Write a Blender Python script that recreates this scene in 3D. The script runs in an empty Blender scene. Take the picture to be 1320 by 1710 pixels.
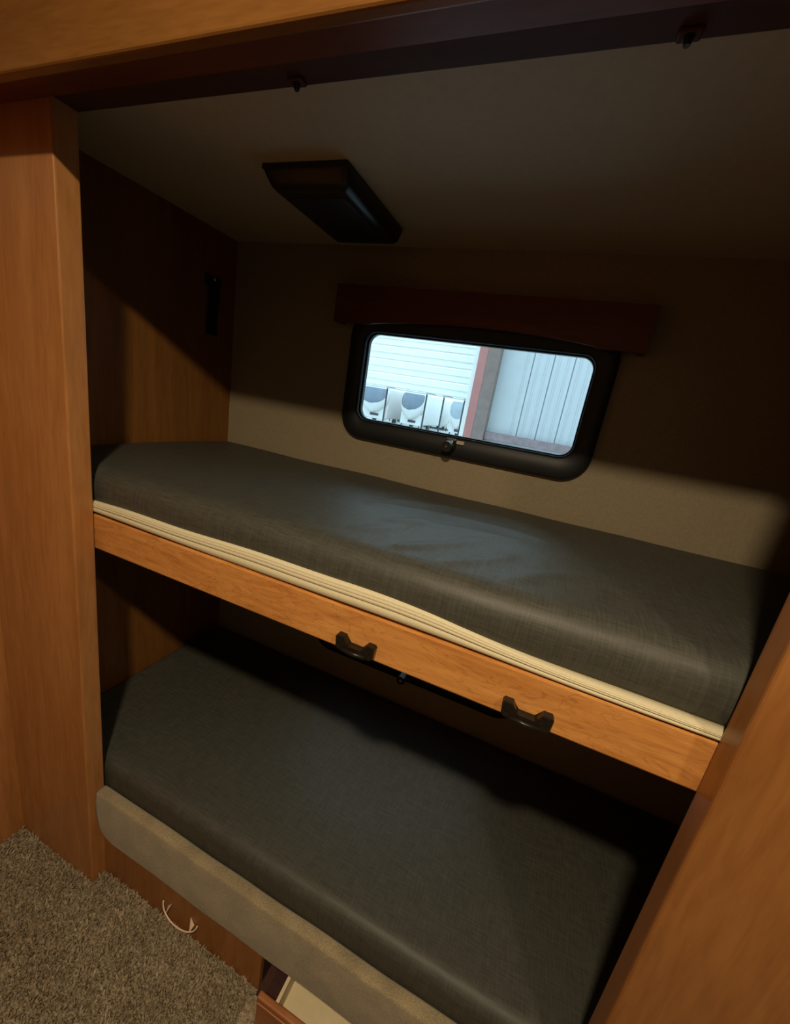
import bpy, bmesh, math, random
from mathutils import Vector, Matrix, noise

random.seed(7)
S = bpy.context.scene
C = S.collection

# ------------------------------------------------------------------ camera
cam_data = bpy.data.cameras.new('camera')
cam_data.sensor_fit = 'HORIZONTAL'
cam_data.sensor_width = 36.0
cam_data.lens = 672.47 / 1320.0 * 36.0
cam_data.clip_start = 0.01
cam = bpy.data.objects.new('camera', cam_data)
C.objects.link(cam)
RX = Vector((0.9138, 0.3728, 0.1603)); FW = Vector((-0.3244, 0.9083, -0.2645))
RX.normalize(); FW = (FW - RX * FW.dot(RX)).normalized(); UP = RX.cross(FW)
M = Matrix.Identity(4)
for i in range(3):
    M[i][0] = RX[i]; M[i][1] = UP[i]; M[i][2] = -FW[i]
M[0][3], M[1][3], M[2][3] = 0.996, -0.574, 1.600
cam.matrix_world = M
S.camera = cam

# ------------------------------------------------------------------ world, exposure
w = bpy.data.worlds.new('world'); S.world = w; w.use_nodes = True
bg = w.node_tree.nodes['Background']
bg.inputs[0].default_value = (0.57, 0.87, 1.0, 1)
bg.inputs[1].default_value = 2.5
S.view_settings.view_transform = 'Standard'
S.view_settings.look = 'None'
S.view_settings.exposure = 0.0
S.view_settings.gamma = 1.0
S.view_settings.use_curve_mapping = False
LAMPS = [((0.95, -0.93), 27.0), ((1.80, -0.93), 8.0)]
LAMP_COLOR = (1.0, 0.82, 0.55)

# ------------------------------------------------------------------ materials
def new_mat(name):
    m = bpy.data.materials.new(name); m.use_nodes = True
    nt = m.node_tree; b = nt.nodes['Principled BSDF']
    return m, nt, b

def setin(b, **k):
    for n, v in k.items():
        n = n.replace('_', ' ')
        if n in b.inputs: b.inputs[n].default_value = v

def coords(nt, scale, rot=(0, 0, 0)):
    tc = nt.nodes.new('ShaderNodeTexCoord'); mp = nt.nodes.new('ShaderNodeMapping')
    mp.inputs['Scale'].default_value = scale; mp.inputs['Rotation'].default_value = rot
    nt.links.new(tc.outputs['Object'], mp.inputs['Vector'])
    return mp.outputs[0]

def noise_node(nt, vec, scale, detail=4, rough=0.5, dist=0.0):
    n = nt.nodes.new('ShaderNodeTexNoise')
    n.inputs['Scale'].default_value = scale; n.inputs['Detail'].default_value = detail
    n.inputs['Roughness'].default_value = rough; n.inputs['Distortion'].default_value = dist
    nt.links.new(vec, n.inputs['Vector'])
    return n.outputs['Fac']

def ramp(nt, fac, stops):
    r = nt.nodes.new('ShaderNodeValToRGB')
    e = r.color_ramp.elements
    e[0].position, e[0].color = stops[0][0], (*stops[0][1], 1)
    e[1].position, e[1].color = stops[-1][0], (*stops[-1][1], 1)
    for p, c in stops[1:-1]:
        x = e.new(p); x.color = (*c, 1)
    nt.links.new(fac, r.inputs[0])
    return r.outputs[0]

def bump(nt, b, fac, strength, dist=0.002):
    n = nt.nodes.new('ShaderNodeBump')
    n.inputs['Strength'].default_value = strength; n.inputs['Distance'].default_value = dist
    nt.links.new(fac, n.inputs['Height']); nt.links.new(n.outputs[0], b.inputs['Normal'])

def mixc(nt, a, b_, fac, blend='MIX'):
    n = nt.nodes.new('ShaderNodeMix'); n.data_type = 'RGBA'; n.blend_type = blend
    if isinstance(fac, (int, float)): n.inputs[0].default_value = fac
    else: nt.links.new(fac, n.inputs[0])
    nt.links.new(a, n.inputs[6]); nt.links.new(b_, n.inputs[7])
    return n.outputs[2]

def wood(name, scale, dark, mid, light, rough=0.38, swirl=1.5, figure=False):
    m, nt, b = new_mat(name)
    v = coords(nt, scale)
    f = noise_node(nt, v, 1.0, 5, 0.55, swirl)
    c = ramp(nt, f, [(0.25, dark), (0.5, mid), (0.75, light)])
    v2 = coords(nt, tuple(s * 7 for s in scale))
    f2 = noise_node(nt, v2, 1.0, 3, 0.6, 0.4)
    c2 = ramp(nt, f2, [(0.3, (0.80, 0.76, 0.72)), (0.6, (1, 1, 1))])
    cc = mixc(nt, c, c2, 0.8, 'MULTIPLY')
    if figure:
        f3 = noise_node(nt, coords(nt, (5, 22, 22)), 1.0, 3, 0.5, 3.0)
        c3 = ramp(nt, f3, [(0.455, (1, 1, 1)), (0.48, (0.62, 0.52, 0.45)), (0.50, (1, 1, 1)), (0.62, (1, 1, 1)), (0.64, (0.72, 0.62, 0.55)), (0.67, (1, 1, 1))])
        cc = mixc(nt, cc, c3, 0.6, 'MULTIPLY')
    nt.links.new(cc, b.inputs['Base Color'])
    setin(b, Roughness=rough, Specular_IOR_Level=0.4)
    bump(nt, b, f2, 0.08, 0.001)
    return m

WD, WM, WL = (0.38, 0.152, 0.044), (0.46, 0.195, 0.062), (0.53, 0.24, 0.084)
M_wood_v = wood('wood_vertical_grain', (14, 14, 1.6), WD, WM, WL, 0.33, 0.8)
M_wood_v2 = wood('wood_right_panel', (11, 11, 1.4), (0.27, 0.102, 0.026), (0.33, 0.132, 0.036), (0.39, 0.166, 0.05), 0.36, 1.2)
M_wood_h = wood('wood_horizontal_grain', (2.6, 16, 16), (0.50, 0.19, 0.046), (0.64, 0.275, 0.074), (0.72, 0.34, 0.10), 0.36, 2.4, True)
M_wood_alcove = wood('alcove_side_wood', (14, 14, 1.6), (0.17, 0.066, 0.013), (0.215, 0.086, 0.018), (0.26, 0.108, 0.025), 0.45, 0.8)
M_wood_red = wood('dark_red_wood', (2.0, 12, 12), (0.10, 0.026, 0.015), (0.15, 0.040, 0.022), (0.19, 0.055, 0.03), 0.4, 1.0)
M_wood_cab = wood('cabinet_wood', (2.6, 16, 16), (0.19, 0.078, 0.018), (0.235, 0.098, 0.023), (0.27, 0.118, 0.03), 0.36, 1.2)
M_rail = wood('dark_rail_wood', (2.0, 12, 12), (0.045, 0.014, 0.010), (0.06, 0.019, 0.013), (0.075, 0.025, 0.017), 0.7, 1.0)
M_wood_drawer = wood('drawer_front_wood', (2.5, 14, 14), (0.33, 0.12, 0.045), (0.42, 0.165, 0.065), (0.48, 0.2, 0.085), 0.42, 1.0)

def flat(name, col, rough=0.5, spec=0.4, metal=0.0, nscale=40, var=0.12, bstr=0.05):
    m, nt, b = new_mat(name)
    v = coords(nt, (1, 1, 1))
    f = noise_node(nt, v, nscale, 4, 0.6)
    lo = tuple(c * (1 - var) for c in col); hi = tuple(min(1, c * (1 + var)) for c in col)
    nt.links.new(ramp(nt, f, [(0.3, lo), (0.7, hi)]), b.inputs['Base Color'])
    setin(b, Roughness=rough, Specular_IOR_Level=spec, Metallic=metal)
    if bstr: bump(nt, b, f, bstr, 0.001)
    return m

M_wallpaper = flat('beige_vinyl_wall', (0.31, 0.25, 0.16), 0.6, 0.3, 0, 160, 0.10, 0.10)
M_ceiling = flat('cream_ceiling_panel', (0.52, 0.44, 0.32), 0.6, 0.3, 0, 60, 0.05, 0.03)
M_room = flat('brown_room_panel', (0.08, 0.055, 0.035), 0.6, 0.3, 0, 60, 0.05, 0.03)
M_black = flat('black_plastic', (0.012, 0.0125, 0.014), 0.35, 0.5, 0, 300, 0.2, 0.05)
M_frame = flat('black_window_frame', (0.009, 0.0095, 0.011), 0.5, 0.5, 0, 300, 0.2, 0.05)
M_bronze = flat('dark_bronze_handle', (0.028, 0.022, 0.016), 0.32, 0.5, 0.55, 200, 0.2, 0.03)
M_chrome = flat('chrome', (0.6, 0.58, 0.55), 0.25, 0.5, 1.0, 100, 0.05, 0)
M_beigeplastic = flat('beige_plastic', (0.55, 0.47, 0.33), 0.5, 0.4, 0, 60, 0.05, 0)
M_cream = flat('cream_ticking_fabric', (0.70, 0.62, 0.42), 0.8, 0.2, 0, 220, 0.06, 0.08)
M_drawer_in = flat('cream_drawer_board', (0.70, 0.58, 0.36), 0.55, 0.3, 0, 30, 0.06, 0.02)
M_drawer_in2 = flat('tan_drawer_side', (0.60, 0.44, 0.22), 0.55, 0.3, 0, 30, 0.06, 0.02)
M_deck = flat('plywood_deck', (0.32, 0.22, 0.13), 0.7, 0.2, 0, 20, 0.15, 0.02)
M_pull = flat('pale_plastic_pull', (0.78, 0.60, 0.45), 0.35, 0.5, 0, 60, 0.05, 0)

# carpeted bunk edge
M_lip, nt, b = new_mat('beige_carpet_trim')
v = coords(nt, (1, 1, 1))
f = noise_node(nt, v, 420, 3, 0.7); g = noise_node(nt, v, 14, 3, 0.5)
c1 = ramp(nt, f, [(0.3, (0.24, 0.185, 0.105)), (0.7, (0.52, 0.42, 0.26))])
c2 = ramp(nt, g, [(0.35, (0.78, 0.78, 0.78)), (0.65, (1, 1, 1))])
nt.links.new(mixc(nt, c1, c2, 1.0, 'MULTIPLY'), b.inputs['Base Color'])
setin(b, Roughness=0.95, Specular_IOR_Level=0.1, Sheen_Weight=0.25, Sheen_Roughness=0.5)
bump(nt, b, f, 0.6, 0.003)

# woven charcoal mattress cover
def fabric(name, col):
    m, nt, b = new_mat(name)
    vx = coords(nt, (420, 26, 26)); vy = coords(nt, (26, 300, 420))
    a1 = noise_node(nt, vx, 1.0, 2, 0.5); a2 = noise_node(nt, vy, 1.0, 2, 0.5)
    ad = nt.nodes.new('ShaderNodeMath'); ad.operation = 'ADD'
    nt.links.new(a1, ad.inputs[0]); nt.links.new(a2, ad.inputs[1])
    hf = nt.nodes.new('ShaderNodeMath'); hf.operation = 'MULTIPLY'; hf.inputs[1].default_value = 0.5
    nt.links.new(ad.outputs[0], hf.inputs[0])
    lo = tuple(c * 0.68 for c in col); hi = tuple(c * 1.32 for c in col)
    nt.links.new(ramp(nt, hf.outputs[0], [(0.32, lo), (0.68, hi)]), b.inputs['Base Color'])
    setin(b, Roughness=0.52, Specular_IOR_Level=0.36)
    bump(nt, b, hf.outputs[0], 0.14, 0.0008)
    return m
M_fabric = fabric('charcoal_woven_cover', (0.060, 0.058, 0.047))

# carpet yarn
M_carpet, nt, b = new_mat('brown_beige_carpet_yarn')
v = coords(nt, (1, 1, 1))
f = noise_node(nt, v, 125, 3, 0.65); g = noise_node(nt, v, 9, 3, 0.5)
c1 = ramp(nt, f, [(0.28, (0.07, 0.048, 0.026)), (0.42, (0.27, 0.21, 0.138)), (0.58, (0.41, 0.33, 0.225)), (0.76, (0.62, 0.53, 0.39))])
c2 = ramp(nt, g, [(0.35, (0.82, 0.80, 0.78)), (0.65, (1, 1, 1))])
nt.links.new(mixc(nt, c1, c2, 1.0, 'MULTIPLY'), b.inputs['Base Color'])
setin(b, Roughness=0.95, Specular_IOR_Level=0.05)

# glass: clear pane with a faint mirror reflection
M_glass = bpy.data.materials.new('clear_window_glass'); M_glass.use_nodes = True
nt = M_glass.node_tree; nt.nodes.remove(nt.nodes['Principled BSDF'])
out = nt.nodes['Material Output']
tr = nt.nodes.new('ShaderNodeBsdfTransparent'); tr.inputs[0].default_value = (0.96, 0.985, 1.0, 1)
gl = nt.nodes.new('ShaderNodeBsdfGlossy'); gl.inputs['Roughness'].default_value = 0.02
fr = nt.nodes.new('ShaderNodeFresnel'); fr.inputs[0].default_value = 1.45
mx = nt.nodes.new('ShaderNodeMixShader')
nt.links.new(fr.outputs[0], mx.inputs[0]); nt.links.new(tr.outputs[0], mx.inputs[1]); nt.links.new(gl.outputs[0], mx.inputs[2])
nt.links.new(mx.outputs[0], out.inputs[0])

# exterior
M_siding = flat('white_painted_steel', (0.76, 0.74, 0.71), 0.5, 0.3, 0, 6, 0.03, 0)
M_panel = flat('white_ribbed_panel', (0.44, 0.44, 0.45), 0.5, 0.3, 0, 6, 0.04, 0)
M_jamb = flat('red_painted_steel', (0.36, 0.14, 0.125), 0.55, 0.3, 0, 8, 0.08, 0)
M_jambside = flat('grey_brown_steel', (0.19, 0.13, 0.115), 0.6, 0.3, 0, 12, 0.12, 0)
M_ledge = flat('purple_grey_steel', (0.22, 0.155, 0.16), 0.6, 0.3, 0, 14, 0.2, 0)
M_seam = flat('grey_panel_seam', (0.42, 0.45, 0.48), 0.6, 0.2, 0, 8, 0.05, 0)
M_rv = flat('white_gelcoat', (0.70, 0.66, 0.64), 0.3, 0.5, 0, 1, 0.03, 0)
M_rvgrey = flat('grey_blue_windshield', (0.16, 0.19, 0.24), 0.25, 0.5, 0, 1, 0.15, 0)
M_rvgrey2 = flat('pale_grey_cap_panel', (0.34, 0.38, 0.43), 0.3, 0.5, 0, 1, 0.15, 0)
M_dark = flat('dark_graphics', (0.05, 0.05, 0.06), 0.5, 0.4, 0, 1, 0.1, 0)
M_ground = flat('pale_gravel_ground', (0.48, 0.48, 0.47), 0.9, 0.1, 0, 3, 0.15, 0)
M_post = flat('black_steel_post', (0.03, 0.03, 0.035), 0.5, 0.4, 0, 20, 0.1, 0)

M_diff = bpy.data.materials.new('lamp_diffuser'); M_diff.use_nodes = True
nt = M_diff.node_tree; b = nt.nodes['Principled BSDF']
setin(b, Base_Color=(0.9, 0.85, 0.75, 1), Emission_Color=(*LAMP_COLOR, 1), Emission_Strength=4.0)

# ------------------------------------------------------------------ mesh helpers
def finish(name, bm, mat, parent=None, smooth=False, mats=None):
    me = bpy.data.meshes.new(name)
    bmesh.ops.recalc_face_normals(bm, faces=bm.faces[:])
    bm.to_mesh(me); bm.free()
    for m in (mats or [mat]): me.materials.append(m)
    if smooth:
        for p in me.polygons: p.use_smooth = True
    o = bpy.data.objects.new(name, me); C.objects.link(o)
    if parent:
        o.parent = parent
        o.matrix_parent_inverse = Matrix.Translation(parent.location).inverted()
    return o

def box_bm(x0, x1, y0, y1, z0, z1, bev=0.0, seg=2, bm=None):
    bm2 = bmesh.new()
    r = bmesh.ops.create_cube(bm2, size=1.0)
    for v in r['verts']:
        v.co = Vector(((x0 + x1) / 2 + v.co.x * (x1 - x0), (y0 + y1) / 2 + v.co.y * (y1 - y0), (z0 + z1) / 2 + v.co.z * (z1 - z0)))
    if bev:
        bmesh.ops.bevel(bm2, geom=bm2.edges[:], offset=bev, segments=seg, profile=0.5, affect='EDGES')
    if bm is None: return bm2
    me = bpy.data.meshes.new('tmp'); bm2.to_mesh(me); bm2.free(); bm.from_mesh(me); bpy.data.meshes.remove(me)
    return bm

def box(name, x0, x1, y0, y1, z0, z1, mat, parent=None, bev=0.0, seg=2, smooth=False):
    return finish(name, box_bm(x0, x1, y0, y1, z0, z1, bev, seg), mat, parent, smooth)

def prism_xz(pts, y0, y1, bev=0.0, seg=2):
    """polygon in the x-z plane pushed along y"""
    bm = bmesh.new()
    a = [bm.verts.new((p[0], y0, p[1])) for p in pts]
    b_ = [bm.verts.new((p[0], y1, p[1])) for p in pts]
    n = len(pts)
    bm.faces.new(a); bm.faces.new(b_[::-1])
    for i in range(n): bm.faces.new((a[i], b_[i], b_[(i + 1) % n], a[(i + 1) % n]))
    if bev:
        es = [e for e in bm.edges if abs(e.verts[0].co.y - e.verts[1].co.y) < 1e-6]
        bmesh.ops.bevel(bm, geom=es, offset=bev, segments=seg, profile=0.5, affect='EDGES')
    return bm

def rrect(x0, x1, z0, z1, r, n=8):
    pts = []
    for cx, cz, a0 in ((x1 - r, z0 + r, -90), (x1 - r, z1 - r, 0), (x0 + r, z1 - r, 90), (x0 + r, z0 + r, 180)):
        for i in range(n + 1):
            a = math.radians(a0 + 90 * i / n)
            pts.append((cx + r * math.cos(a), cz + r * math.sin(a)))
    return pts

def tube_bm(path, rad, n=8, bm=None, cap=True):
    bm = bm or bmesh.new()
    rings = []
    P = [Vector(p) for p in path]
    for i, p in enumerate(P):
        t = (P[min(i + 1, len(P) - 1)] - P[max(i - 1, 0)]).normalized()
        u = t.cross(Vector((0.13, 0.97, 0.21))).normalized(); v_ = t.cross(u)
        r = rad[i] if isinstance(rad, (list, tuple)) else rad
        rings.append([bm.verts.new(p + r * (math.cos(2 * math.pi * k / n) * u + math.sin(2 * math.pi * k / n) * v_)) for k in range(n)])
    for a, c in zip(rings[:-1], rings[1:]):
        for k in range(n): bm.faces.new((a[k], a[(k + 1) % n], c[(k + 1) % n], c[k]))
    if cap:
        bm.faces.new(rings[0][::-1]); bm.faces.new(rings[-1])
    return bm

def cyl_bm(c, axis, r, h, n=24, bm=None, r2=None):
    bm = bm or bmesh.new()
    a = Vector(axis).normalized(); c = Vector(c)
    u = a.orthogonal().normalized(); v_ = a.cross(u); r2 = r if r2 is None else r2
    A = [bm.verts.new(c + r * (math.cos(2 * math.pi * k / n) * u + math.sin(2 * math.pi * k / n) * v_)) for k in range(n)]
    B = [bm.verts.new(c + a * h + r2 * (math.cos(2 * math.pi * k / n) * u + math.sin(2 * math.pi * k / n) * v_)) for k in range(n)]
    for k in range(n): bm.faces.new((A[k], A[(k + 1) % n], B[(k + 1) % n], B[k]))
    bm.faces.new(A[::-1]); bm.faces.new(B)
    return bm

def rounded_box_bm(x0, x1, y0, y1, z0, z1, r, step=0.03, fn=None):
    bm = bmesh.new(); vd = {}
    def samples(a, c):
        n = max(2, int(math.ceil((c - a - 2 * r) / step)))
        s = [a + r * t for t in (0, 0.15, 0.32, 0.5, 0.7)] + [a + r + (c - a - 2 * r) * i / n for i in range(n + 1)]
        return s + [c - r * t for t in (0.7, 0.5, 0.32, 0.15, 0)]
    xs, ys, zs = samples(x0, x1), samples(y0, y1), samples(z0, z1)
    def V(x, y, z):
        k = (round(x, 6), round(y, 6), round(z, 6))
        if k not in vd:
            q = Vector((min(max(x, x0 + r), x1 - r), min(max(y, y0 + r), y1 - r), min(max(z, z0 + r), z1 - r)))
            d = Vector((x, y, z)) - q
            p = q + d.normalized() * r if d.length > 1e-9 else q
            if fn: p = fn(p)
            vd[k] = bm.verts.new(p)
        return vd[k]
    def face(us, vs, mk):
        for i in range(len(us) - 1):
            for j in range(len(vs) - 1):
                q = [mk(us[i], vs[j]), mk(us[i + 1], vs[j]), mk(us[i + 1], vs[j + 1]), mk(us[i], vs[j + 1])]
                try: bm.faces.new(q)
                except ValueError: pass
    for z in (z0, z1): face(xs, ys, lambda a, c: V(a, c, z))
    for y in (y0, y1): face(xs, zs, lambda a, c: V(a, y, c))
    for x in (x0, x1): face(ys, zs, lambda a, c: V(x, a, c))
    return bm

def thing(name, label, cat, loc, group=None):
    o = bpy.data.objects.new(name, None); C.objects.link(o)
    o.location = loc; o.empty_display_size = 0.05
    return tag(o, label, cat, group)

def tag(o, label=None, cat=None, group=None, kind=None):
    if label: o['label'] = label
    if cat: o['category'] = cat
    if group: o['group'] = group
    if kind: o['kind'] = kind
    return o

def structure(o, label=None):
    o['kind'] = 'structure'
    if label: o['label'] = label
    return o

# ================================================================== THE SETTING
XL, XR, YB = -0.30, 1.72, 0.79            # inside of the bunk alcove
ZC = 2.078                                # alcove ceiling
XW = -0.35                                # room wall at the left
PX = 1.306                                # inner face of the right post

# floor of the room
structure(box('floor', XW - 0.03, 2.63, -1.45, YB + 0.04, -0.03, 0.0, M_carpet), 'brown beige carpeted floor')

# wall with the two bunk windows (openings cut out)
WX0, WX1 = 0.285, 1.065
bm = bmesh.new()
zs = [0.0, 0.580, 0.925, 1.487, 1.832, ZC + 0.03]; xs = [XL - 0.03, WX0, WX1, XR + 0.03]
for i in range(5):
    for j in range(3):
        if j == 1 and i in (1, 3): continue
        box_bm(xs[j], xs[j + 1], YB, YB + 0.04, zs[i], zs[i + 1], 0, bm=bm)
bmesh.ops.remove_doubles(bm, verts=bm.verts[:], dist=1e-5)
structure(finish('wall_back', bm, M_wallpaper), 'beige vinyl wall behind the bunks')
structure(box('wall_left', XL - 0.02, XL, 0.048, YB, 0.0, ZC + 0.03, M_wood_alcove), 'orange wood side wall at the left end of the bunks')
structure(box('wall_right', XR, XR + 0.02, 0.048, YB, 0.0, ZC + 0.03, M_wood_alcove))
structure(box('ceiling', XL, XR, 0.048, YB, ZC, ZC + 0.03, M_ceiling), 'cream ceiling panel over the upper bunk')

# face frame of the alcove: wide left post, wide right post, top rail
structure(box('trim_1', XW - 0.03, 0.0, 0.0, 0.048, 0.0, 2.50, M_wood_v, bev=0.004, seg=3), 'orange wood post left of the bunks')
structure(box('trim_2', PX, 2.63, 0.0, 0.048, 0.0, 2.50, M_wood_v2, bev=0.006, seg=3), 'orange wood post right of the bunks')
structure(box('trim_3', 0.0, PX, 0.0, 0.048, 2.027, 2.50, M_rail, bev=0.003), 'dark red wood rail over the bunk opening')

# rest of the room, behind the photographer
structure(box('wall_room_left', XW - 0.03, XW, -1.45, 0.0, 0.0, 2.5, M_wood_v), 'orange wood wall running toward the camera')
structure(box('wall_room_right', 2.6, 2.63, -1.45, 0.048, 0.0, 2.5, M_room))
structure(box('wall_room_rear', XW, 2.6, -1.48, -1.45, 0.0, 2.5, M_room))
structure(box('ceiling.001', XW - 0.03, 2.63, -1.48, 0.048, 2.50, 2.53, M_room))

# ------------------------------------------------------------------ windows
def rounded_ring_bm(outer, inner, y0, y1, bev):
    """frame: outer and inner rounded outlines with the same point count, standing proud from y1 (wall) to y0 (room)"""
    bm = bmesh.new(); n = len(outer)
    def lift(pts, y): return [bm.verts.new((p[0], y, p[1])) for p in pts]
    def shrink(pts, d, cx, cz):
        out = []
        for i in range(n):
            a, b_ = Vector(pts[i - 1]), Vector(pts[(i + 1) % n]); t = (b_ - a).normalized()
            nr = Vector((t.y, -t.x)); out.append((pts[i][0] - nr.x * d, pts[i][1] - nr.y * d))
        return out
    loops = [lift(outer, y1), lift(outer, y0 + bev), lift(shrink(outer, bev * 0.4, 0, 0), y0 + bev * 0.4),
             lift(shrink(outer, bev, 0, 0), y0), lift(shrink(inner, -bev, 0, 0), y0), lift(inner, y0 + bev), lift(inner, y1)]
    for a, c in zip(loops, loops[1:] + loops[:1]):
        for i in range(n): bm.faces.new((a[i], a[(i + 1) % n], c[(i + 1) % n], c[i]))
    return bm

def bunk_window(name, label, z0):
    t = bpy.data.objects.new(name, None); C.objects.link(t); t.location = (0.675, YB, z0); structure(t, label)
    zo0, zo1 = z0, z0 + 0.437
    zi0, zi1 = z0 + 0.069, z0 + 0.368
    outer = rrect(0.244, 1.106, zo0, zo1, 0.085, 10); inner = rrect(0.302, 1.048, zi0, zi1, 0.040, 10)
    finish('frame', rounded_ring_bm(outer, inner, YB - 0.022, YB + 0.03, 0.007), M_frame, t, True)
    # slim clear-edged gasket inside the frame
    inner2 = rrect(0.3065, 1.0435, zi0 + 0.0045, zi1 - 0.0045, 0.036, 10)
    finish('gasket', rounded_ring_bm(inner, inner2, YB + 0.004, YB + 0.024, 0.001), M_black, t, True)
    finish('pane', prism_xz(rrect(0.303, 1.047, zi0 + 0.001, zi1 - 0.001, 0.039, 10), YB + 0.017, YB + 0.021), M_glass, t)
    # round knob latch on the bottom rail
    zc = z0 + 0.038
    bm = cyl_bm((0.671, YB - 0.020, zc), (0, -1, 0), 0.022, 0.022, 28, r2=0.020)
    cyl_bm((0.671, YB - 0.042, zc), (0, -1, 0), 0.019, 0.030, 24, bm, r2=0.017)
    k = finish('latch_knob', bm, M_black, t, False)
    finish('screw', cyl_bm((0.671, YB - 0.072, zc), (0, -1, 0), 0.004, 0.002, 12), M_chrome, k)
    bm = box_bm(0.655, 0.690, YB - 0.030, YB + 0.012, zc + 0.018, zc + 0.026, 0.002)
    finish('latch_bracket', bm, M_chrome, t)
    box('latch_keeper', 0.692, 0.718, YB - 0.030, YB - 0.018, zc + 0.010, zc + 0.022, M_beigeplastic, t, 0.002)
    return t
bunk_window('window_1', 'black framed window with rounded corners over the upper bunk', 1.445)
bunk_window('window_2', 'black framed window mostly hidden behind the upper bunk board', 0.538)

# ------------------------------------------------------------------ wooden cornice over the upper window
v_ = thing('window_valance', 'dark red wood valance with arched lower edge above the window', 'valance', (0.675, YB, 1.826))
pts = [(0.190, 1.945), (0.190, 1.826), (0.315, 1.826)]
for i in range(1, 24):
    u = i / 24.0; pts.append((0.315 + 0.735 * u, 1.826 + 0.024 * math.sin(math.pi * u) ** 0.7))
pts += [(1.050, 1.826), (1.158, 1.826), (1.158, 1.945)]
finish('face_board', prism_xz(pts, 0.735, 0.751), M_wood_red, v_)
box('end_board', 0.190, 0.205, 0.751, YB, 1.826, 1.945, M_wood_red, v_)
box('end_board', 1.143, 1.158, 0.751, YB, 1.826, 1.945, M_wood_red, v_)
box('top_board', 0.205, 1.143, 0.751, YB, 1.930, 1.945, M_wood_red, v_)

# ------------------------------------------------------------------ overhead cabinet
t = thing('overhead_cabinet', 'orange wood overhead cabinet front jutting out above the bunk opening', 'cabinet', (1.3, -0.05, 1.985))
box('front_board', XW, 2.6, -0.100, -0.080, 1.989, 2.499, M_wood_cab, t, 0.005, 3)
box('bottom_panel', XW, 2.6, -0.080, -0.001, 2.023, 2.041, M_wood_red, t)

# ------------------------------------------------------------------ curtain clips under the top rail
for i, (x, lab) in enumerate(((0.515, 'small dark clip hanging under the rail above the black ceiling box'),
                              (1.020, 'small dark clip hanging under the rail at the upper right'))):
    t = thing('curtain_clip', lab, 'clip', (x, 0.034, 2.027), 'curtain clips under the top rail')
    box('base', x - 0.012, x + 0.012, 0.026, 0.043, 2.022, 2.027, M_rail, t, 0.002)
    bm = cyl_bm((x, 0.034, 2.022), (0, 0, -1), 0.006, 0.008, 12, r2=0.0035)
    finish('hook', bm, M_black, t)

# ------------------------------------------------------------------ black box on the alcove ceiling
t = thing('ceiling_vent', 'black plastic box fixture mounted on the cream bunk ceiling', 'ceiling fixture', (0.325, 0.49, ZC))
def taper(p):
    k = max(0, (ZC - p.z) / 0.048)
    return Vector((p.x + (0.026 if p.x < 0.32 else -0.010) * k * min(1, abs(p.x - 0.32) / 0.1), p.y + (0.022 if p.y < 0.49 else -0.016) * k * min(1, abs(p.y - 0.49) / 0.14), p.z))
finish('housing', rounded_box_bm(0.199, 0.441, 0.315, 0.664, ZC - 0.048, ZC, 0.016, 0.03, taper), M_black, t, True)
finish('rim', prism_xz([(0.206, ZC - 0.010), (0.434, ZC - 0.010), (0.434, ZC), (0.206, ZC)], 0.322, 0.657), M_black, t)
finish('lens', rounded_box_bm(0.250, 0.405, 0.375, 0.610, ZC - 0.0505, ZC - 0.046, 0.002, 0.05), M_frame, t, True)

# ------------------------------------------------------------------ strap on the left alcove wall
t = thing('hanging_strap', 'short black strap hanging from a hook on the left wood wall', 'strap', (XL, 0.675, 1.73))
box('mount_plate', XL, XL + 0.006, 0.640, 0.712, 1.890, 1.925, M_black, t, 0.002)
bm = bmesh.new(); bmesh.ops.create_uvsphere(bm, u_segments=14, v_segments=8, radius=0.007, matrix=Matrix.Translation((XL + 0.012, 0.676, 1.912)))
finish('stud', bm, M_chrome, t, True)
bm = bmesh.new(); prof = []
for i in range(9):
    z = 1.900 - 0.178 * i / 8; prof.append((XL + 0.008 + 0.006 * math.sin(i * 0.8), z))
vs = []
for (x, z) in prof:
    vs.append([bm.verts.new((x, 0.652, z)), bm.verts.new((x, 0.699, z)), bm.verts.new((x + 0.004, 0.699, z)), bm.verts.new((x + 0.004, 0.652, z))])
for a, c in zip(vs[:-1], vs[1:]):
    for k in range(4): bm.faces.new((a[k], a[(k + 1) % 4], c[(k + 1) % 4], c[k]))
bm.faces.new(vs[0]); bm.faces.new(vs[-1][::-1])
finish('webbing', bm, M_black, t)

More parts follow.
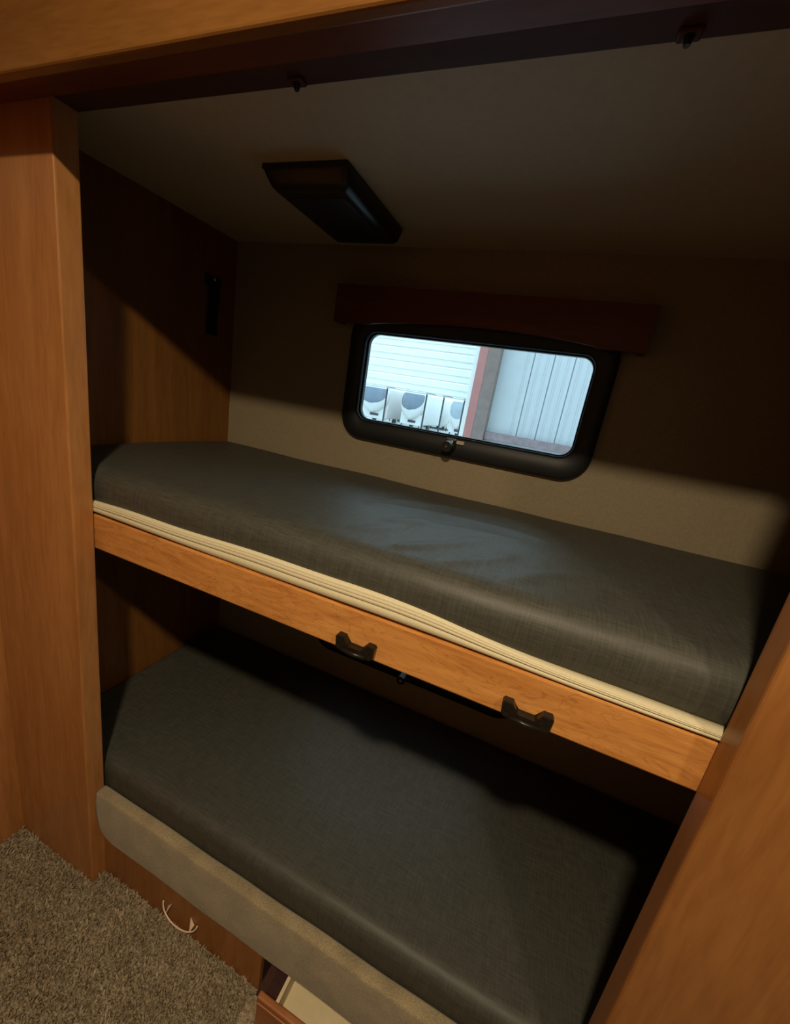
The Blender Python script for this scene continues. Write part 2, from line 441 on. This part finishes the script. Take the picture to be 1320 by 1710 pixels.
# ================================================================== UPPER BUNK
t = thing('bunk_platform', 'upper bunk platform with orange wood front board and two dark handles', 'bunk', (0.65, 0.07, 1.12))
box('front_board', -0.03, PX + 0.03, 0.050, 0.070, 1.123, 1.212, M_wood_h, t, 0.003, 2)
box('deck', XL, XR, 0.070, YB, 1.185, 1.206, M_deck, t)
def handle(x0, x1):
    """low bridge handle: two chunky feet on the board and a thin grip bar hanging at its lower edge"""
    xc = (x0 + x1) / 2; zb, zt = 1.130, 1.160
    pts = [(x0 + 0.003, zt), (x0, zt - 0.004), (x0 + 0.002, zb + 0.004), (x0 + 0.008, zb), (x1 - 0.008, zb), (x1 - 0.002, zb + 0.004), (x1, zt - 0.004), (x1 - 0.003, zt),
           (x1 - 0.017, zt), (x1 - 0.027, zb + 0.012), (x0 + 0.027, zb + 0.012), (x0 + 0.017, zt)]
    h = finish('handle', prism_xz(pts, 0.034, 0.0499, 0.002, 2), M_bronze, t)
    for sx in (x0 + 0.010, x1 - 0.010):
        finish('screw', cyl_bm((sx, 0.0342, zb + 0.018), (0, -1, 0), 0.0045, 0.0015, 12), M_bronze, h)
    bm = tube_bm([(x0 + 0.016, 0.033, zb + 0.005), (xc, 0.031, zb + 0.004), (x1 - 0.016, 0.033, zb + 0.005)], 0.0042, 8)
    finish('grip', bm, M_bronze, h, True)
handle(0.702, 0.784)
handle(1.019, 1.101)

def ridge(x, y, pts, amp, wid):
    """wrinkle along a polyline"""
    best = 9
    for (a, c) in zip(pts[:-1], pts[1:]):
        ax, ay = a; bx, by = c; dx, dy = bx - ax, by - ay
        u = max(0, min(1, ((x - ax) * dx + (y - ay) * dy) / (dx * dx + dy * dy)))
        d = math.hypot(x - ax - u * dx, y - ay - u * dy) / (0.35 + 0.65 * math.sin(math.pi * min(max(u, 0.12), 0.88)))
        best = min(best, d)
    return amp * math.exp(-(best / wid) ** 2)
WR = [([(0.60, 0.36), (0.74, 0.43), (0.90, 0.45), (1.04, 0.43)], 0.0045, 0.022), ([(0.76, 0.13), (0.85, 0.22), (0.90, 0.31)], 0.006, 0.017),
      ([(0.86, 0.12), (0.93, 0.19), (0.97, 0.26)], 0.005, 0.015), ([(0.68, 0.27), (0.80, 0.33), (0.97, 0.37)], 0.0045, 0.020),
      ([(0.62, 0.46), (0.78, 0.55), (0.98, 0.57)], 0.004, 0.024), ([(0.98, 0.13), (1.04, 0.21), (1.14, 0.27)], 0.004, 0.018),
      ([(0.66, 0.17), (0.72, 0.24), (0.75, 0.33)], 0.004, 0.020)]
def soft_upper(p):
    q = p.copy(); kz = (p.z - 1.214) / 0.113
    if kz > 0.5:
        s = (kz - 0.5) * 2
        crown = 0.012 * math.sin(math.pi * min(1, max(0, (p.y - 0.055) / 0.73))) ** 0.6
        q.z += s * (crown - 0.006 + 0.004 * noise.noise(Vector((p.x * 4, p.y * 5, 1))))
        inside = min(1, max(0, (p.y - 0.08) / 0.05)) * min(1, (0.77 - p.y) / 0.05 if p.y < 0.77 else 0)
        for pl, am, wd in WR: q.z += s * max(0, inside) * ridge(p.x, p.y, pl, am, wd)
    if p.y < 0.10:
        q.y += 0.004 * noise.noise(Vector((p.x * 3, 0, p.z * 12)))
    return q
t = thing('mattress', 'dark charcoal woven mattress with cream striped lower edge on the upper bunk', 'mattress', (0.7, 0.42, 1.213))
finish('cover', rounded_box_bm(XL + 0.004, XR - 0.004, 0.058, YB - 0.004, 1.214, 1.327, 0.048, 0.012, soft_upper), M_fabric, t, True)
# cream ticking that shows under the cover along the front
TOP = [(-0.29, 1.244), (-0.015, 1.244), (0.052, 1.246), (0.14, 1.250), (0.30, 1.252), (0.44, 1.253), (0.567, 1.258), (0.683, 1.259), (0.789, 1.258), (0.848, 1.254), (0.951, 1.246), (1.046, 1.236), (1.131, 1.232), (1.21, 1.230), (1.305, 1.230), (1.70, 1.230)]
def lerp(tab, x):
    for (a, za), (b2, zb) in zip(tab[:-1], tab[1:]):
        if x <= b2: 
            u = (x - a) / (b2 - a); return za + (zb - za) * u
    return tab[-1][1]
def top_s(x): return sum(lerp(TOP, min(1.69, max(-0.28, x + d))) for d in (-0.08, -0.04, 0, 0.04, 0.08)) / 5
prof = []           # (fraction of the height, how far proud)
for fr_, pr in ((0, 0.0), (0.02, 0.004), (0.12, 0.0085), (0.30, 0.0095), (0.42, 0.009), (0.475, 0.0075), (0.495, 0.0075), (0.52, 0.009), (0.64, 0.0094),
                (0.67, 0.0084), (0.69, 0.0084), (0.72, 0.0092), (0.80, 0.0088), (0.83, 0.0076), (0.85, 0.0076), (0.88, 0.0080), (0.96, 0.006), (1.0, 0.0)):
    prof.append((fr_, pr))
bm = bmesh.new(); cols = []
N = 120
for i in range(N + 1):
    x = -0.28 + (1.69 + 0.28) * i / N; zt = top_s(x) + 0.0015 * math.sin(x * 17); zb = 1.2155 + 0.0015 * math.sin(x * 9 + 1)
    bulge = 0.0015 * math.sin(x * 11)
    cols.append([bm.verts.new((x, 0.0585 - (pr + (bulge if pr > 0 else 0)) * 1.0, zb + (zt - zb) * f_)) for f_, pr in prof] +
                [bm.verts.new((x, 0.075, zt)), bm.verts.new((x, 0.075, zb))])
m_ = len(cols[0])
for a, c in zip(cols[:-1], cols[1:]):
    for k in range(m_): bm.faces.new((a[k], a[(k + 1) % m_], c[(k + 1) % m_], c[k]))
bm.faces.new(cols[0]); bm.faces.new(cols[-1][::-1])
o = finish('ticking_band', bm, M_cream, t, True); o['label'] = 'cream striped ticking band'

# ================================================================== LOWER BUNK
t = thing('bunk_box', 'lower bunk base with beige carpeted edge over an orange wood panel', 'bunk', (0.65, 0.05, 0.0))
box('front_panel', 0.0, 0.615, 0.040, 0.055, 0.0, 0.235, M_wood_v2, t, 0.001)
box('front_panel', 1.10, PX, 0.040, 0.055, 0.0, 0.235, M_wood_v2, t, 0.001)
box('drawer_rail', 0.615, 1.10, 0.040, 0.055, 0.185, 0.235, M_wood_v2, t, 0.001)
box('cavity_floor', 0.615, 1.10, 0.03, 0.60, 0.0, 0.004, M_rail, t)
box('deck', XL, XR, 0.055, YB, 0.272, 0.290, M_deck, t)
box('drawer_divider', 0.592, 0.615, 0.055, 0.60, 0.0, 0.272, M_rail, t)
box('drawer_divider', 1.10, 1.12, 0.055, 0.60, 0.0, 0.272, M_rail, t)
# padded carpet edge with a rounded nose, its lower left corner cut round
bm = bmesh.new(); cols = []
z0_, z1_, y0_, y1_ = 0.178, 0.350, 0.022, 0.054
for i in range(101):
    x = 0.001 + (PX - 0.002) * i / 100
    d = x - 0.001; r_ = 0.075
    lo = z0_ + (0.0 if d > r_ else 0.055 * (1 - math.sqrt(max(0, 1 - (1 - d / r_) ** 2))))
    wob = 0.0018 * noise.noise(Vector((x * 6, 2.2, 0))); r = 0.008
    sec = [(y1_, lo), (y0_ + r, lo)]
    sec += [(y0_ + r - r * math.sin(a), lo + r - r * math.cos(a)) for a in (0.4, 0.8, 1.2, 1.57)]
    for kz in (0.3, 0.5, 0.7): sec.append((y0_ - 0.003 * math.sin(math.pi * kz), lo + (z1_ - lo) * kz))
    sec += [(y0_ + r - r * math.cos(a), z1_ - r + r * math.sin(a)) for a in (0.0, 0.4, 0.8, 1.2, 1.57)]
    sec += [(y1_ - 0.006, z1_ + 0.001), (y1_, z1_ - 0.004)]
    cols.append([bm.verts.new((x, y + wob, z + wob)) for y, z in sec])
m_ = len(cols[0])
for a, c in zip(cols[:-1], cols[1:]):
    for k in range(m_): bm.faces.new((a[k], a[(k + 1) % m_], c[(k + 1) % m_], c[k]))
bm.faces.new(cols[0]); bm.faces.new(cols[-1][::-1])
o = finish('carpeted_edge', bm, M_lip, t, True); o['label'] = 'beige carpeted edge'
# curved pull low on the panel
pa = []
for i in range(17):
    u = i / 16.0; a = math.pi * (1 + u)
    pa.append((0.331 + 0.066 * math.cos(a), 0.034 - 0.012 * math.sin(math.pi * u), 0.084 + 0.040 * math.sin(a) * (1.0 if u < 0.5 else 0.98)))
pl = finish('pull', tube_bm(pa, 0.0022, 8), M_pull, t, True); pl['label'] = 'thin pale curved pull'
for s in (0, 1):
    e = pa[0] if s == 0 else pa[-1]; m1 = pa[4] if s == 0 else pa[-5]
    bx_ = e[0] + (0.030 if s == 0 else -0.030)
    bm = bmesh.new()
    A = [(e[0], 0.034, e[2]), (m1[0], m1[1], m1[2]), (bx_, 0.0395, e[2] + 0.004), ((e[0] + bx_) / 2, 0.0385, e[2] - 0.016)]
    f1 = [bm.verts.new(p) for p in (A[1], A[3], A[2])]; f2 = [bm.verts.new((p[0], p[1] - 0.0012, p[2])) for p in (A[1], A[3], A[2])]
    bm.faces.new(f1); bm.faces.new(f2[::-1])
    for k in range(3): bm.faces.new((f1[k], f1[(k + 1) % 3], f2[(k + 1) % 3], f2[k]))
    finish('bracket', bm, M_pull, pl)

def soft_lower(p):
    q = p.copy(); kz = (p.z - 0.339) / 0.091
    if kz > 0.5:
        s = (kz - 0.5) * 2
        q.z += s * (0.008 * math.sin(math.pi * min(1, max(0, (p.y - 0.055) / 0.73))) ** 0.6 - 0.004 + 0.005 * noise.noise(Vector((p.x * 3, p.y * 4, 7))))
        q.z += s * 0.0015 * noise.noise(Vector((p.x * 14 + p.y * 4, p.y * 5, 3)))
    return q
o = finish('mattress', rounded_box_bm(XL + 0.004, XR - 0.004, 0.056, YB - 0.004, 0.291, 0.430, 0.035, 0.015, soft_lower), M_fabric, None, True)
tag(o, 'dark charcoal mattress on the lower bunk behind the carpeted edge', 'mattress')

# ------------------------------------------------------------------ drawer pulled open under the lower bunk
t = thing('drawer', 'open drawer with reddish wood front and cream inside under the lower bunk', 'drawer', (0.87, 0.0, 0.03))
DZ = 0.135
bm = box_bm(0.652, 1.085, -0.022, -0.006, 0.02, DZ, 0.004, 3)
finish('front', bm, M_wood_drawer, t)
box('bead', 0.656, 1.081, -0.026, -0.0221, DZ - 0.022, DZ - 0.012, M_wood_drawer, t, 0.0015)
box('side', 0.697, 0.706, -0.006, 0.40, 0.03, DZ - 0.004, M_drawer_in, t, 0.001)
box('side', 1.040, 1.049, -0.006, 0.40, 0.03, DZ - 0.004, M_drawer_in, t, 0.001)
box('back', 0.706, 1.040, 0.39, 0.40, 0.03, DZ - 0.004, M_drawer_in, t)
box('bottom', 0.706, 1.040, -0.006, 0.39, 0.060, 0.066, M_drawer_in, t)

# ------------------------------------------------------------------ ceiling lamp (behind the photographer)
LAMP_LABELS = ['round warm ceiling lamp above and behind the camera', 'round warm ceiling lamp further right, in front of the wide right post']
for ((lx, ly), power), lab in zip(LAMPS, LAMP_LABELS):
    t = thing('ceiling_lamp', lab, 'lamp', (lx, ly, 2.5), 'ceiling lamps of the room')
    finish('housing', cyl_bm((lx, ly, 2.5), (0, 0, -1), 0.085, 0.035, 32, r2=0.075), M_room, t)
    finish('diffuser', cyl_bm((lx, ly, 2.465), (0, 0, -1), 0.055, 0.012, 32, r2=0.05), M_diff, t)
    ld = bpy.data.lights.new('lamp_light', 'AREA'); ld.shape = 'DISK'; ld.size = 0.10; ld.energy = power; ld.color = LAMP_COLOR   # shines down
    lo = bpy.data.objects.new('lamp_light', ld); C.objects.link(lo); lo.location = (lx, ly, 2.445)

# ================================================================== OUTSIDE THE WINDOW
GZ = -0.90
structure(box('ground', -80, 60, 0.95, 120, GZ - 0.1, GZ, M_ground), 'pale ground outside')

# building wall of ribbed steel panels
t = thing('building_wall', 'white ribbed steel wall seen through the right half of the window', 'wall', (1.0, 5.0, GZ))
xs = [-0.06, 0.49, 0.73, 0.97, 1.21, 1.45, 1.69, 1.93, 2.17, 2.41, 2.65]
for a, c in zip(xs[:-1], xs[1:]):
    bm = box_bm(a + 0.007, c - 0.007, 5.0, 5.02, 1.40, 3.2)
    box_bm(a + 0.06, a + 0.075, 4.993, 5.0, 1.40, 3.2, bm=bm); box_bm(c - 0.08, c - 0.065, 4.993, 5.0, 1.40, 3.2, bm=bm)
    finish('panel', bm, M_panel, t)
box('backing', -0.06, 2.65, 5.02, 5.05, GZ, 3.2, M_seam, t)
box('base_panel', 0.10, 2.65, 5.0, 5.02, GZ, 1.30, M_panel, t)
o = box('ledge', 0.10, 2.65, 4.86, 5.02, 1.30, 1.40, M_ledge, t, 0.01); o['label'] = 'purple grey steel ledge'
o = box('jamb', -0.165, -0.054, 4.80, 5.0, GZ, 3.2, M_jamb, t, 0.006); o['label'] = 'red painted steel jamb'
box('jamb_return', -0.054, 0.10, 4.80, 4.99, GZ, 3.2, M_jambside, t, 0.004)
o = box('jamb_liner', -0.262, -0.19, 5.0, 5.05, GZ, 3.2, M_siding, t); o['label'] = 'white door guide'

# half-open sectional door
t = thing('sectional_door', 'white horizontally grooved overhead door, half open, left of the red jamb', 'door', (-2.0, 5.05, 1.76))
z = 1.76
for k in range(7):
    h = 0.186
    bm = prism_xz([(-4.5, z + 0.006), (-0.262, z + 0.006), (-0.262, z + h - 0.006), (-4.5, z + h - 0.006)], 5.06, 5.10)
    box_bm(-4.5, -0.262, 5.045, 5.06, z + 0.016, z + h * 0.40, 0.004, bm=bm)
    box_bm(-4.5, -0.262, 5.045, 5.06, z + h * 0.52, z + h - 0.016, 0.004, bm=bm)
    finish('section', bm, M_siding, t)
    z += h
box('bottom_seal', -4.5, -0.262, 5.05, 5.10, 1.745, 1.76, M_seam, t)

# fence posts in the lot
FP = [(-12.25, 'thin black fence post beside the leftmost trailer'), (-8.93, 'second thin black fence post from the left'),
      (-7.55, 'third thin black fence post from the left'), (-5.96, 'thin black fence post next to the white door guide')]
for x, lab in FP:
    t = thing('fence_post', lab, 'post', (x, 30, GZ), 'fence posts in the lot')
    box('shaft', x - 0.05, x + 0.05, 29.95, 30.05, GZ, 2.5, M_post, t)
    box('foot_plate', x - 0.15, x + 0.15, 29.85, 30.15, GZ, GZ + 0.03, M_post, t)
    box('arm', x - 0.10, x + 0.65, 29.97, 30.03, 2.42, 2.5, M_post, t)

# parked trailers with bulbous front caps
def trailer(x0, x1, ztop, zchin, y, label, winmat, slant):
    t = thing('travel_trailer', label, 'trailer', ((x0 + x1) / 2, y, GZ), 'trailers parked in the lot')
    wd = x1 - x0; xc = (x0 + x1) / 2
    # cap: rounded nose, wide at the top, drawn in to a round chin
    def surf(u, a, off=0.0):
        half = wd / 2 * (math.sqrt(max(0.03, 1 - (1 - u / 0.62) ** 2)) if u < 0.62 else 1.0) * (1.0 if u < 0.8 else 1 - 0.22 * ((u - 0.8) / 0.2) ** 2)
        dep = (1.1 * max(0, math.sin(a)) ** 0.7) * (0.55 + 0.45 * math.sin(math.pi * min(1, 0.12 + u * 0.75)))
        return (xc - (half + off * 0.2) * math.cos(a), y + 1.2 - dep - off, zchin + (ztop - zchin) * u)
    bm = bmesh.new(); rows = []
    nz = 16; nx = 18
    for i in range(nz + 1):
        rows.append([bm.verts.new(surf(i / nz, math.pi * j / nx)) for j in range(nx + 1)])
    for a, c in zip(rows[:-1], rows[1:]):
        for k in range(nx): bm.faces.new((a[k], a[k + 1], c[k + 1], c[k]))
    bm.faces.new(rows[-1]); bm.faces.new(rows[0][::-1])
    bm.faces.new([r[0] for r in rows] + [r[-1] for r in rows[::-1]])
    finish('front_cap', bm, M_rv, t, True)
    # windshield wrapped on the cap, round at the bottom
    bm = bmesh.new(); rows = []
    for i in range(11):
        q = i / 10.0; u = 0.34 + 0.60 * q
        sp = math.pi * 0.36 * math.sqrt(max(0.01, 1 - (1 - min(1, q * 1.35)) ** 2)); mid = math.pi / 2 + slant * (q - 0.3) * 2
        rows.append([bm.verts.new(surf(u, mid + sp * (j / 5.0 - 1), 0.03)) for j in range(11)])
    for a, c in zip(rows[:-1], rows[1:]):
        for k in range(10): bm.faces.new((a[k], a[k + 1], c[k + 1], c[k]))
    finish('windshield', bm, winmat, t, True)
    # lower body, wheels, hitch
    box('body', x0 + 0.05, x1 - 0.05, y + 1.2, y + 7.0, GZ + 0.55, ztop - 0.05, M_rv, t, 0.1)
    box('lower_body', x0 + 0.15, x1 - 0.15, y + 0.9, y + 1.6, GZ + 0.45, zchin + 0.5, M_rv, t, 0.05)
    box('decal', xc - 0.10 * wd, xc + 0.22 * wd, y + 0.86, y + 0.90, zchin - 0.30, zchin - 0.08, M_dark, t)
    for sx in (x0 + 0.3, x1 - 0.3):
        finish('wheel', cyl_bm((sx - 0.1, y + 4.0, GZ + 0.35), (1, 0, 0), 0.35, 0.2, 20), M_dark, t)
        box('landing_leg', sx - 0.05, sx + 0.05, y + 1.0, y + 1.1, GZ, GZ + 0.6, M_dark, t)
TR = [(-17.9, -15.0, 2.6, 0.15, 36.0, 'white trailer with large dark windshield at the left edge of the window', M_rvgrey, 0.10),
      (-14.75, -13.1, 2.2, 0.05, 45.0, 'smaller white trailer with pale grey shield beside the first fence post', M_rvgrey2, 0.0),
      (-13.6, -11.2, 2.6, 0.10, 36.0, 'white trailer with dark slanted windshield in the middle of the row', M_rvgrey, 0.14),
      (-11.5, -10.0, 2.3, -0.1, 45.0, 'plain white trailer left of the second fence post', M_rv, 0.0),
      (-9.9, -8.5, 2.3, -0.1, 45.0, 'plain white trailer between the second and third fence posts', M_rv, 0.0),
      (-8.7, -6.9, 2.5, 0.0, 36.0, 'white trailer with grey pointed shield near the white door guide', M_rvgrey2, 0.0)]
for (x0, x1, zt, zc, y, lab, mt, sl) in TR:
    k = (y + 0.574) / 36.574                  # farther ones are as large again as their distance asks
    trailer(0.996 + (x0 - 0.996) * k, 0.996 + (x1 - 0.996) * k, 1.6 + (zt - 1.6) * k, 1.6 + (zc - 1.6) * k, y, lab, mt, sl)

# ================================================================== CARPET PILE
rnd = random.Random(3)
verts, faces = [], []
def tuft(x, y):
    h = rnd.uniform(0.011, 0.021) * (0.85 + 0.55 * noise.noise(Vector((x * 75, y * 75, 0)))); r = rnd.uniform(0.0022, 0.0043); a = rnd.uniform(0, 6.28)
    ln = rnd.uniform(0.004, 0.015); dx, dy = math.cos(a) * ln, math.sin(a) * ln
    b0 = len(verts); ph = rnd.uniform(0, 6.28)
    for k, (hh, rr, l2) in enumerate(((0.0, 1.0, 0.0), (0.55, 1.1, 0.35), (1.0, 0.75, 1.0))):
        for j in range(3):
            an = ph + j * 2.094 + k * 0.5
            yy = y + dy * l2 + r * rr * math.sin(an); xx = x + dx * l2 + r * rr * math.cos(an)
            verts.append((xx, yy, h * hh))
    for k in range(2):
        for j in range(3):
            faces.append((b0 + k * 3 + j, b0 + k * 3 + (j + 1) % 3, b0 + (k + 1) * 3 + (j + 1) % 3, b0 + (k + 1) * 3 + j))
    faces.append((b0 + 6, b0 + 7, b0 + 8))
STEP = 0.006
nx = int((1.50 - XW) / STEP); ny = int(0.90 / STEP)
for i in range(nx):
    for j in range(ny):
        x = XW + 0.004 + i * STEP + rnd.uniform(-0.002, 0.002); y = -0.86 + j * STEP + rnd.uniform(-0.002, 0.002)
        if y > 0.037: continue
        if y > -0.004 and x < 0.004: continue
        if x > 0.603 and y > -0.045: continue
        tuft(x, y)
me = bpy.data.meshes.new('carpet_pile'); me.from_pydata(verts, [], faces); me.update()
me.materials.append(M_carpet)
o = bpy.data.objects.new('carpet_pile', me); C.objects.link(o)
o.parent = bpy.data.objects['floor']; o['kind'] = 'stuff'
